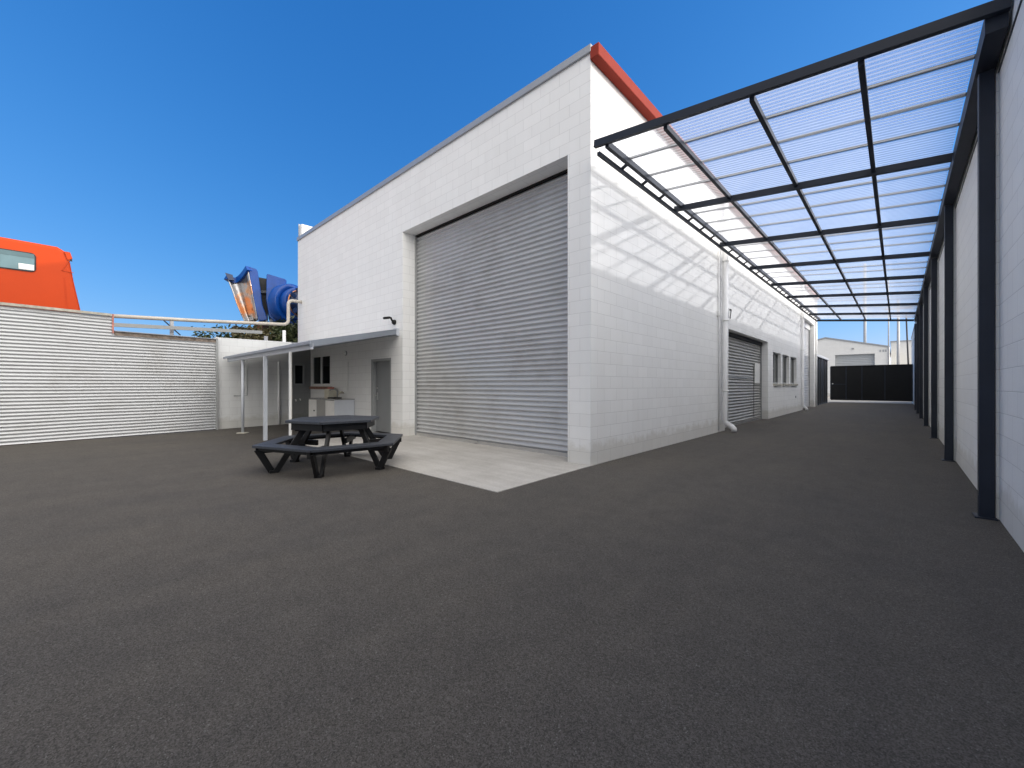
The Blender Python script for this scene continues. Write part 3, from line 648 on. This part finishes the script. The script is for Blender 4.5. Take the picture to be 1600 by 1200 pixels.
for k in range(10):
    a = k * math.pi / 5; u = ax.orthogonal().normalized(); v = ax.cross(u); dr = u * math.cos(a) + v * math.sin(a)
    q.bar(o + ax * .62 + dr * .2, o + ax * .62 + dr * .66, .16, .05, up=ax)
q.build('fan_blades', 'navy', rd)
MB().bar(L(401, 504, .3), L(401, 600, .3), .2, .2, up=ef).build('support_post', 'wood_red', rd)
MB().extr([L(*p, .2) for p in ((392, 503), (466, 503), (466, 512), (392, 512))], ef * .6).build('support_beam', 'dark_timber', rd)
MB().bar(L(452, 504, .3), L(452, 600, .3), .25, .25, up=ef).build('support_post', 'dark_timber', rd)

# shrubs behind the low wall
def shrub(name, c, rx, ry, z0, z1, nleaf, mat, label, seed, lsize=.09):
    rnd = random.Random(seed); t = thing(name, (c[0], c[1], 0), label, 'shrub', 'shrubs behind the low wall')
    st = MB()
    for k in range(7):
        a = rnd.random() * 6.28; e = Vector((c[0] + math.cos(a) * rx * .6, c[1] + math.sin(a) * ry * .6, z0 + (z1 - z0) * rnd.uniform(.5, .9)))
        mid = Vector((c[0], c[1], 0)).lerp(e, .5) + Vector((rnd.uniform(-.1, .1), rnd.uniform(-.1, .1), .2))
        st.tube([(c[0] + rnd.uniform(-.08, .08), c[1] + rnd.uniform(-.08, .08), 0), mid, e], [.035, .022, .008], 6)
    st.build('stem', 'bark', t)
    q = MB(); cl = [(rnd.uniform(-1, 1), rnd.uniform(-1, 1), rnd.uniform(0, 1)) for _ in range(26)]
    for k in range(nleaf):
        cc = rnd.choice(cl); v = Vector((rnd.gauss(0, .22), rnd.gauss(0, .22), rnd.gauss(0, .14)))
        p = Vector((c[0] + (cc[0] * .8 + v.x) * rx, c[1] + (cc[1] * .8 + v.y) * ry, z0 + (cc[2] * .85 + v.z) * (z1 - z0)))
        d = Vector((rnd.gauss(0, 1), rnd.gauss(0, 1), rnd.gauss(0, .6))).normalized(); s = d.orthogonal().normalized(); L_ = lsize * rnd.uniform(.6, 1.5)
        q.quad([p - d * L_, p + s * L_ * .35, p + d * L_, p - s * L_ * .35])
    q.build('foliage', mat, t, recalc=False)
shrub('shrub', (-19.6, 4.0), .9, .8, 1.8, 3.45, 2600, 'leaf', 'green shrub behind the low wall under the curved polished face', 1)
shrub('shrub', (-18.6, 5.1), .9, .8, 1.8, 3.55, 3600, 'leaf_dry', 'dry olive shrub behind the low wall beside the dark red post', 2)
shrub('shrub', (-17.7, 6.0), .8, .8, 1.8, 3.6, 3600, 'leaf', 'dark green shrub behind the low wall touching the warehouse corner', 3)
tf = thing('timber_fence', (-19.5, 6.9, 0), 'dark timber fence seen behind the shrubs and the blue ride part', 'fence')
for i in range(9): MB().bar(Vector((-21.4, 5.0, 0)) + ex * (i * .5), Vector((-21.4, 5.0, 3.85)) + ex * (i * .5), .02, .47, up=ex).build('board', 'dark_timber', tf)

# ------------------------------------------------------------------ right boundary wall
def rx(y): return .70 + .0045 * (y - 4.8)
bw = thing('driveway_wall', (.8, 18, 0), 'tall white block wall running the whole length of the driveway on the right', 'wall')
RW0, RW1, RWH = -6.0, 44.0, 4.82
q = MB(); q.hexa([(rx(RW0), RW0, -.02), (rx(RW0) + .25, RW0, -.02), (rx(RW1) + .25, RW1, -.02), (rx(RW1), RW1, -.02), (rx(RW0), RW0, RWH), (rx(RW0) + .25, RW0, RWH), (rx(RW1) + .25, RW1, RWH), (rx(RW1), RW1, RWH)])
q.build('block_wall', 'block', bw)
q = MB(); q.hexa([(rx(RW0) - .03, RW0, RWH), (rx(RW0) + .28, RW0, RWH), (rx(RW1) + .28, RW1, RWH), (rx(RW1) - .03, RW1, RWH), (rx(RW0) - .03, RW0, RWH + .06), (rx(RW0) + .28, RW0, RWH + .06), (rx(RW1) + .28, RW1, RWH + .06), (rx(RW1) - .03, RW1, RWH + .06)])
q.build('capping', 'grey_flash', bw)
MB().bar((rx(RW0) - .002, RW0, 4.18), (rx(RW1) - .002, RW1, 4.18), .012, .022).build('joint_strip', 'charcoal', bw)
POSTS = [5.92, 9.95, 13.95, 17.95, 21.9, 25.6, 29.0]
for y in POSTS: MB().box(rx(y) - .022, rx(y) + .01, y - .02, y + .30, 0, 4.17).build('pilaster', 'block', bw)

# ------------------------------------------------------------------ canopy over the driveway
cn = thing('driveway_canopy', (-1.3, 17, 0), 'charcoal steel canopy with clear corrugated roofing over the driveway', 'canopy')
CX0, CX1, CY0, BAY, NB = -3.20, .58, 5.25, 2.87, 8
def zr(x, y): return 4.80 - .105 * (x + 3.2) + .006 * (y - CY0)
def cx1(y): return CX1 + .0045 * (y - 4.8)
def cbar(x0, y0, x1, y1, dz, w, h): return MB().bar((x0, y0, zr(x0, y0) + dz), (x1, y1, zr(x1, y1) + dz), w, h)
YE = CY0 + BAY * NB
cbar(CX0 - .04, CY0, cx1(CY0) + .11, CY0, -.0, .06, .10).build('front_beam', 'charcoal', cn)
cbar(CX0, CY0 + .035, CX0, YE, -.13, .05, .05).build('lower_rail', 'charcoal', cn)
cbar(CX0 + .14, CY0 + .035, CX0 + .14, YE, -.035, .06, .09).build('side_rail', 'charcoal', cn)
MB().bar((cx1(CY0) + .035, CY0 + .035, zr(CX1, CY0) - .09), (cx1(YE) + .035, YE, zr(CX1, YE) - .08), .13, .17).build('side_beam', 'charcoal', cn)
MB().bar((cx1(CY0) + .085, CY0 + .036, zr(CX1, CY0) + .03), (cx1(YE) + .085, YE, zr(CX1, YE) + .03), .03, .06).build('wall_gutter', 'charcoal', cn)
for i in range(1, NB + 1):
    y = CY0 + BAY * i; cbar(CX0 + .0, y, cx1(y) - .036, y, -.085, .06, .10).build('cross_beam', 'charcoal', cn)
for x in (-2.2, -1.2, -.25): cbar(x, CY0 + .036, x + .0045 * 12, YE - .036, -.06, .05, .07).build('purlin', 'charcoal', cn)
for i in range(NB):
    for k in (1, 2, 3):
        y = CY0 + BAY * (i + k / 4); cbar(CX0 + .02, y, cx1(y) - .02, y, .03, .045, .022).build('batten', 'charcoal_light', cn)
        MB().bar((CX0, y, zr(CX0, y) - .11), (CX0 + .13, y, zr(CX0, y) - .05), .05, .03).build('bracket', 'charcoal', cn)
# sheets: one per bay, corrugations running across
for i in range(NB):
    q = MB(); y0, y1 = CY0 + BAY * i + (.03 if i == 0 else 0), CY0 + BAY * (i + 1); n = int((y1 - y0) / .076 * 8); rowa = None; XS = [CX0 - .02, -2.2, -1.2, -.25, cx1(y0) - .03]
    for j in range(n + 1):
        y = y0 + (y1 - y0) * j / n; row = [q.bm.verts.new((x, y, zr(x, y) + .008 + .004 * math.cos((y - CY0) * 2 * math.pi / .076))) for x in XS]
        if rowa:
            for a in range(len(XS) - 1): q.bm.faces.new((rowa[a], rowa[a + 1], row[a + 1], row[a])).smooth = True
        rowa = row
    q.build('roof_sheet', 'sheet', cn, recalc=False)
for y in POSTS:
    x = rx(y) - .085; q = MB().box(x - .045, x + .055, y - .05, y + .05, 0, zr(.6, y) - .19); q.bevel(.006, 2); pp = q.build('post', 'charcoal', cn)
    MB().box(x - .075, x + .07, y - .09, y + .09, .0, .012).build('base_plate', 'charcoal', pp)

# ------------------------------------------------------------------ end of the driveway
gt = thing('sliding_gate', (-1.4, 38, 0), 'black sheet metal gate closing the far end of the driveway', 'gate')
GY = 38
xs = [-3.5, -2.62, -1.75, -.55, .80]
for a, b in zip(xs, xs[1:]): MB().box(a + .03, b - .03, GY - .01, GY + .01, .24, 2.60).build('gate_panel', 'black', gt)
q = MB(); q.box(-3.5, .82, GY - .04, GY + .04, 2.60, 2.66); q.box(-3.5, .82, GY - .04, GY + .04, .18, .24); q.build('gate_rail', 'black', gt)
for x in xs: MB().box(x - .03, x + .03, GY - .035, GY + .035, .24, 2.60).build('gate_upright', 'charcoal', gt)
MB().box(-3.46, -2.66, GY - .03, GY - .012, 1.30, 1.36).build('gate_midrail', 'charcoal', gt)
MB().lathe([(.001, 0), (.04, 0), (.04, -.05), (.001, -.05)], (-3.38, GY - .04, 1.36), (0, 1, 0), 12).build('gate_lock', 'alu', gt)
sf = thing('dark_side_fence', (-3.6, 33.3, 0), 'dark steel panel fence between the warehouse corner and the black gate', 'fence')
for i in range(6): MB().box(-3.60, -3.56, 30.2 + i * 1.03, 30.2 + i * 1.03 + .93, .12, 3.0).build('fence_panel', 'black' if i % 3 else 'charcoal', sf)
for i in range(7): MB().box(-3.62, -3.52, 30.1 + i * 1.03, 30.1 + i * 1.03 + .095, 0, 3.0).build('fence_post', 'charcoal_light', sf)
MB().box(-3.66, -3.46, 30.1, 36.5, 3.0, 3.14).build('top_beam', 'awn_paint', sf)

fw = thing('gabled_warehouse', (-6, 70, 0), 'pale grey gabled warehouse with a wide shutter behind the black gate', 'building')
hole = (-5.3, -1.75, 0, 4.86)
q = MB()
AP, ZA = -6.2, 6.9
q.extr([(x, 62, z) for x, z in ((-14.5, 0), (-5.3, 0), (-5.3, 4.86), (-1.75, 4.86), (-1.75, 0), (-.6, 0), (-.6, 5.5), (AP, ZA), (-14.5, 4.85))], (0, .25, 0)); q.build('front_wall', 'block_far', fw)
MB().box(-14.5, -14.25, 62.25, 85, 0, 4.8).build('side_wall', 'block_far', fw); MB().box(-.85, -.6, 62.25, 85, 0, 5.4).build('side_wall', 'block_far', fw)
q = MB(); q.hexa([(-14.7, 61.9, 4.83), (AP, 61.9, ZA + .02), (AP, 85, ZA + .02), (-14.7, 85, 4.83), (-14.7, 61.9, 4.97), (AP, 61.9, ZA + .16), (AP, 85, ZA + .16), (-14.7, 85, 4.97)])
q.hexa([(AP, 61.9, ZA + .02), (-.5, 61.9, 5.5), (-.5, 85, 5.5), (AP, 85, ZA + .02), (AP, 61.9, ZA + .16), (-.5, 61.9, 5.64), (-.5, 85, 5.64), (AP, 85, ZA + .16)]); q.build('roof', 'grey_flash', fw)
ribs((-5.3, 62.3, 0), (-1.75, 62.3, 0), 0, 4.86, (0, -1, 0), .2, ROLL, 6).build('roller_door', 'far_grey', fw, recalc=False)
MB().box(-3.75, -3.55, 61.9, 61.99, 5.45, 5.6).build('floodlight', 'frame_grey', fw)
for x in (-1.35, -1.1, -.9): MB().box(x, x + .14, 61.97, 61.995, 5.0, 5.25).build('faded_lettering', 'far_grey', fw)
MB().tube([(-.56, 61.9, 5.5), (-.56, 61.9, 0)], .06, 8).build('downpipe', 'white_pipe', fw)
fb = thing('flat_roofed_building', (.8, 72, 0), 'pale flat-roofed block building at the right behind the black gate', 'building')
MB().box(-.42, 3.2, 66, 78, 0, 6.35).build('wall', 'block_far', fb); MB().box(-.48, 3.26, 65.9, 78.1, 6.35, 6.48).build('roof', 'grey_flash', fb)
def pole(name, x, y, h, r0, r1, mat, label, arm=False, leanx=0.):
    t = thing(name, (x, y, 0), label, 'pole', 'poles beyond the gate')
    MB().tube([(x, y, 0), (x + leanx, y, h)], [r0, r1], 12).build('shaft', mat, t)
    if arm:
        MB().box(x - 1.0, x + 1.0, y - .06, y + .06, h - .9, h - .78).build('crossarm', 'galv_pole', t)
        for k in (-.85, -.35, .35, .85): MB().lathe([(.001, 0), (.05, 0), (.035, .1), (.001, .14)], (x + k, y, h - .78), (0, 0, 1), 8).build('insulator', 'cab_white', t)
pole('steel_mast', -2.93, 70, 17, .17, .14, 'galv_pole', 'thick grey mast rising behind the gabled warehouse roof')
pole('lamp_post', -.53, 55, 12, .06, .05, 'galv_pole', 'thinnest of the poles beyond the gate, at the corner of the gabled warehouse')
pole('power_pole', .17, 55, 9.6, .13, .10, 'galv_pole', 'pale power pole with a crossarm in front of the flat-roofed building', True)
pole('leaning_pole', .93, 52, 7.9, .07, .06, 'pole_dark', 'dark pole leaning slightly, right beside the end of the driveway wall', leanx=-.25)

# ------------------------------------------------------------------ hexagonal picnic table
TC = Vector((-6.41, 2.80, 0)); TA = -99
pt = thing('picnic_table', tuple(TC), 'black six-sided picnic table with attached ring of seats beside the concrete apron', 'picnic table')
def hx(r, i, z): a = R(TA + 60 * i); return Vector((TC.x + r * math.cos(a), TC.y + r * math.sin(a), z))
# tabletop: six wedge boards with thin gaps
for i in range(6):
    a, b = hx(.70, i, .70), hx(.70, i + 1, .70); c = Vector((TC.x, TC.y, .70)); m_ = (a + b) / 2; ins = (c - m_).normalized() * .003
    k = .006
    def gapp(p, other): return p + (other - p).normalized() * .004
    q = MB().extr([c + (m_ - c).normalized() * .008, gapp(a, b), gapp(b, a)], (0, 0, .038)); q.bevel(.004, 1); q.build('tabletop_board', 'table_top', pt)
    # skirt under the top
    a, b = hx(.60, i, .648), hx(.60, i + 1, .648); MB().bar(a, b, .04, .10).build('skirt_board', 'table_leg', pt)
    # seat plank
    o0, o1, i0, i1 = hx(1.11, i, .375), hx(1.11, i + 1, .375), hx(.83, i, .375), hx(.83, i + 1, .375)
    q = MB().extr([o0 + (o1 - o0).normalized() * .003, o1 + (o0 - o1).normalized() * .003, i1 + (i0 - i1).normalized() * .003, i0 + (i1 - i0).normalized() * .003], (0, 0, .036)); q.bevel(.005, 2); q.build('seat', 'table_top', pt)
    MB().bar(hx(1.02, i, .350), hx(1.02, i + 1, .350), .03, .045).build('seat_rail', 'table_leg', pt)
    # radial V leg: outer arm to the seat, inner arm through to the table
    a = R(TA + 60 * i); rad = Vector((math.cos(a), math.sin(a), 0)); tan = Vector((-rad.y, rad.x, 0))
    def lp(r, z, s=0.): return TC + rad * r + tan * s + Vector((0, 0, z))
    def slab(pts, s0, s1):
        return MB().extr([lp(r, z, s0) for r, z in pts], tan * (s1 - s0))
    q = slab([(.81, 0), (.905, 0), (1.085, .334), (.98, .334)], -.022, .022); q.bevel(.004, 1); q.build('leg', 'table_leg', pt)
    q = slab([(.785, 0), (.875, 0), (.475, .66), (.375, .66)], .0225, .066); q.bevel(.004, 1); q.build('leg', 'table_leg', pt)
    q = slab([(.42, .285), (1.06, .285), (1.06, .37), (.42, .37)], -.066, -.0225); q.bevel(.004, 1); q.build('seat_bearer', 'table_leg', pt)
    q = slab([(.02, .575), (.57, .575), (.57, .66), (.02, .66)], -.02, .02); q.build('table_bearer', 'table_leg', pt)
    q = slab([(.80, 0), (.90, 0), (.90, .035), (.80, .035)], -.028, .07); q.build('foot', 'table_leg', pt)
print('objects', len(bpy.data.objects))
